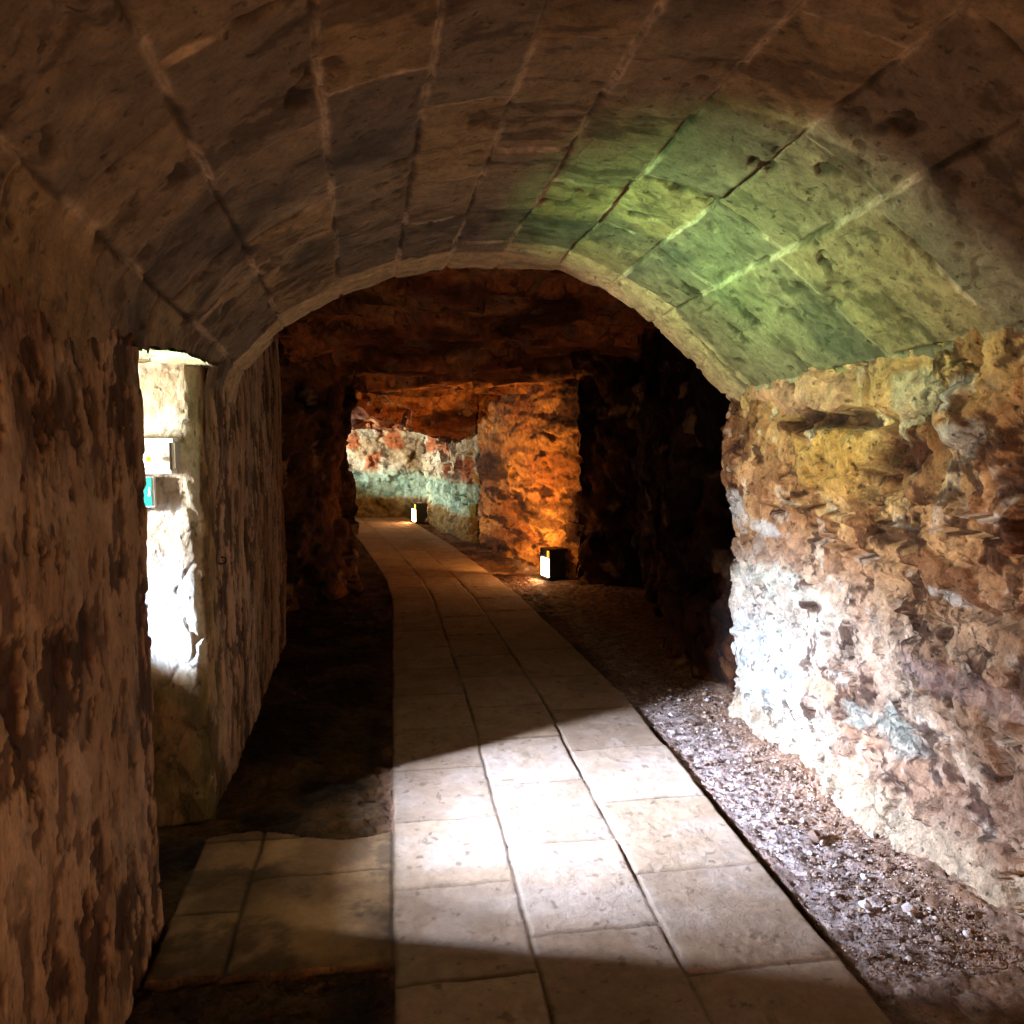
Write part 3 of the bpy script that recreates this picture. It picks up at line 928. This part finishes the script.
# daylight through the slit: sky light falls on the floor, light off the grass outside rises to the vault
area('daylight_slit', (-1.55, 2.895, 1.10), (1.25, 3.30, .0), .05, .12, 68, (.47, .66, 1.05), 42)
area('daylight_slit', (-1.55, 2.895, 1.10), (.55, 3.10, .0), .05, .12, 54, (.46, .63, 1.0), 80)
area('daylight_slit', (-1.55, 2.895, 1.36), (1.3, 3.2, 1.3), .05, .12, 34, (1.0, .96, .86), 100)
area('daylight_slit', (-1.55, 2.895, 1.26), (1.25, 3.12, 2.09), .05, .14, 15, (.36, 1.0, .42), 42)
# daylight through the far window
area('daylight_window', (-1.86, 11.55, 1.08), (.4, 12.3, .9), .36, .14, 115, (1.0, 1.0, .9), 140)
# unseen warm fill light added behind the viewer, no lamp body there
area('warm_fill', (.5, -.9, .20), (.4, 2.2, 1.9), 1.0, .3, 41, (1.0, .58, .32), 180)

# ------------------------------------------------------------------ emergency light and sign in the niche
M_WHITE = plain('white_plastic', (232, 232, 228), .4, var=.03)
M_GREY = plain('grey_plastic', (168, 164, 160), .5, var=.05)
M_TEAL = plain('teal_sign', (6, 120, 112), .4, var=.03)
M_AMB = plain('amber_bulb', (255, 120, 10), .3, emit=(255, 120, 5), es=7)
yb = 3.275
pr_ = atY(178, 455, yb)
ezt = atY(165, 438, yb)[2]; ezb = atY(165, 473, yb)[2]
xr = pr_[0]; xl = xr - .26
em = empty('emergency_light', (xr - .13, yb + .02, ezb)); prop(em, None, 'white box light fixed high on the bright niche side behind the left wall', 'wall light')
ex, ey, ez = em.location
def ebox(name, a, b, m, bev=.003): return box(name, (a[0] - ex, a[1] - ey, a[2] - ez), (b[0] - ex, b[1] - ey, b[2] - ez), m, em, bev)
ebox('housing', (xl, yb - .045, ezb + .012), (xr - .03, yb + .03, ezt - .012), M_WHITE, .006)
ebox('rim', (xl - .004, yb - .052, ezt - .014), (xr - .004, yb + .03, ezt), M_WHITE)
ebox('rim', (xl - .004, yb - .052, ezb), (xr - .012, yb + .03, ezb + .014), M_WHITE)
ebox('end_cap', (xr - .030, yb - .045, ezb + .014), (xr - .017, yb + .03, ezt - .014), M_GREY)
ebox('end_cap', (xr - .014, yb - .038, ezb + .014), (xr, yb + .03, ezt - .014), M_GREY)
mk = atY(162.5, 454, yb - .047)
ebox('mark', (mk[0] - .006, yb - .047, mk[2] - .004), (mk[0] + .006, yb - .044, mk[2] + .004), M_GREY, .001)
bm = bmesh.new(); bmesh.ops.create_uvsphere(bm, u_segments=16, v_segments=10, radius=.0095)
ap = atY(148.5, 459, yb - .07)
for v in bm.verts: v.co += Vector((ap[0] - ex, ap[1] - ey, ap[2] - ez))
me = bpy.data.meshes.new('indicator_bulb'); bm.to_mesh(me); bm.free(); me.materials.append(M_AMB)
b = bpy.data.objects.new('indicator_bulb', me); COL.objects.link(b); b.parent = em; b['label'] = 'glowing amber bulb'

# sign below it
st_ = atY(153.5, 477, yb); sb_ = atY(153.5, 507, yb)
sg_ = empty('wall_sign', (st_[0] - .09, yb + .02, sb_[2])); prop(sg_, None, 'teal sign with white border below the white box light in the niche', 'sign')
gx, gy, gz = sg_.location
def gbox(name, a, b, m): return box(name, (a[0] - gx, a[1] - gy, a[2] - gz), (b[0] - gx, b[1] - gy, b[2] - gz), m, sg_, .001)
gbox('backing', (st_[0] - .18, yb + .0, sb_[2]), (st_[0], yb + .03, st_[2]), M_WHITE)
gbox('panel', (st_[0] - .172, yb - .003, sb_[2] + .004), (st_[0] - .006, yb + .002, st_[2] - .001), M_TEAL)
bm = bmesh.new()
pts = [(0, 0), (.006, .010), (.003, .022), (.007, .03), (.011, .028), (.008, .018), (.012, .008), (.008, -.002)]
vs = [bm.verts.new((st_[0] - gx - .022 + a, -.0245, .040 + b_)) for a, b_ in pts]
f = bm.faces.new(vs); ext = bmesh.ops.extrude_face_region(bm, geom=[f])
for v in ext['geom']:
    if isinstance(v, bmesh.types.BMVert): v.co.y += .002
me = bpy.data.meshes.new('mark'); bm.to_mesh(me); bm.free(); me.materials.append(M_WHITE)
b = bpy.data.objects.new('mark', me); COL.objects.link(b); b.parent = sg_

# ------------------------------------------------------------------ iron hook in the left wall
M_IRON = plain('rusty_iron', (44, 26, 18), .8, .4)
hk = atX(214, 563, -.70)
pp = [(-.01, 0, 0), (.010, .0, .0), (.022, .0, -.003), (.034, .0, -.004), (.043, .0, .002), (.046, .0, .012), (.042, .0, .021), (.034, .0, .023), (.028, .0, .019)]


def tube(name, pts, r, mat, seg=10):
    pts = np.array(pts, float); V = []
    for k_, c in enumerate(pts):
        t = pts[min(k_ + 1, len(pts) - 1)] - pts[max(k_ - 1, 0)]; t /= np.linalg.norm(t)
        a = np.cross(t, [0, 1, 0]); a /= np.linalg.norm(a); b_ = np.cross(t, a)
        for q in range(seg):
            an = 2 * math.pi * q / seg; V.append(c + r * (math.cos(an) * a + math.sin(an) * b_))
    Fq = [[k_ * seg + q, k_ * seg + (q + 1) % seg, (k_ + 1) * seg + (q + 1) % seg, (k_ + 1) * seg + q] for k_ in range(len(pts) - 1) for q in range(seg)]
    return make_mesh(name, V, Fq, mat)


ho = tube('iron_hook', pp, .0038, M_IRON); ho.location = (-.70, hk[1], hk[2])
prop(ho, None, 'small rusty iron hook sticking out of the left wall beyond the niche', 'hook')

# ------------------------------------------------------------------ world, camera, view
w = bpy.data.worlds.new('World'); SC.world = w; w.use_nodes = True
w.node_tree.nodes['Background'].inputs[0].default_value = (0, 0, 0, 1)
w.node_tree.nodes['Background'].inputs[1].default_value = 0.0

cd = bpy.data.cameras.new('Camera'); cam = bpy.data.objects.new('Camera', cd); COL.objects.link(cam)
cd.sensor_width = 36; cd.sensor_height = 36; cd.lens = 36 * FPX / 1024; cd.clip_start = .05
cam.location = (0, 0, 1.5); cam.rotation_euler = (math.pi / 2 - TH, 0, -PS)
SC.camera = cam
SC.view_settings.view_transform = 'Standard'
SC.view_settings.look = 'None'
SC.view_settings.exposure = 0.0
SC.view_settings.gamma = 1.0
SC.view_settings.use_curve_mapping = False
SC.cycles.max_bounces = 8
SC.cycles.diffuse_bounces = 3
SC.cycles.use_denoising = True
SC.cycles.denoiser = 'OPENIMAGEDENOISE'
SC.cycles.denoising_input_passes = 'RGB_ALBEDO_NORMAL'
SC.cycles.denoising_prefilter = 'FAST'
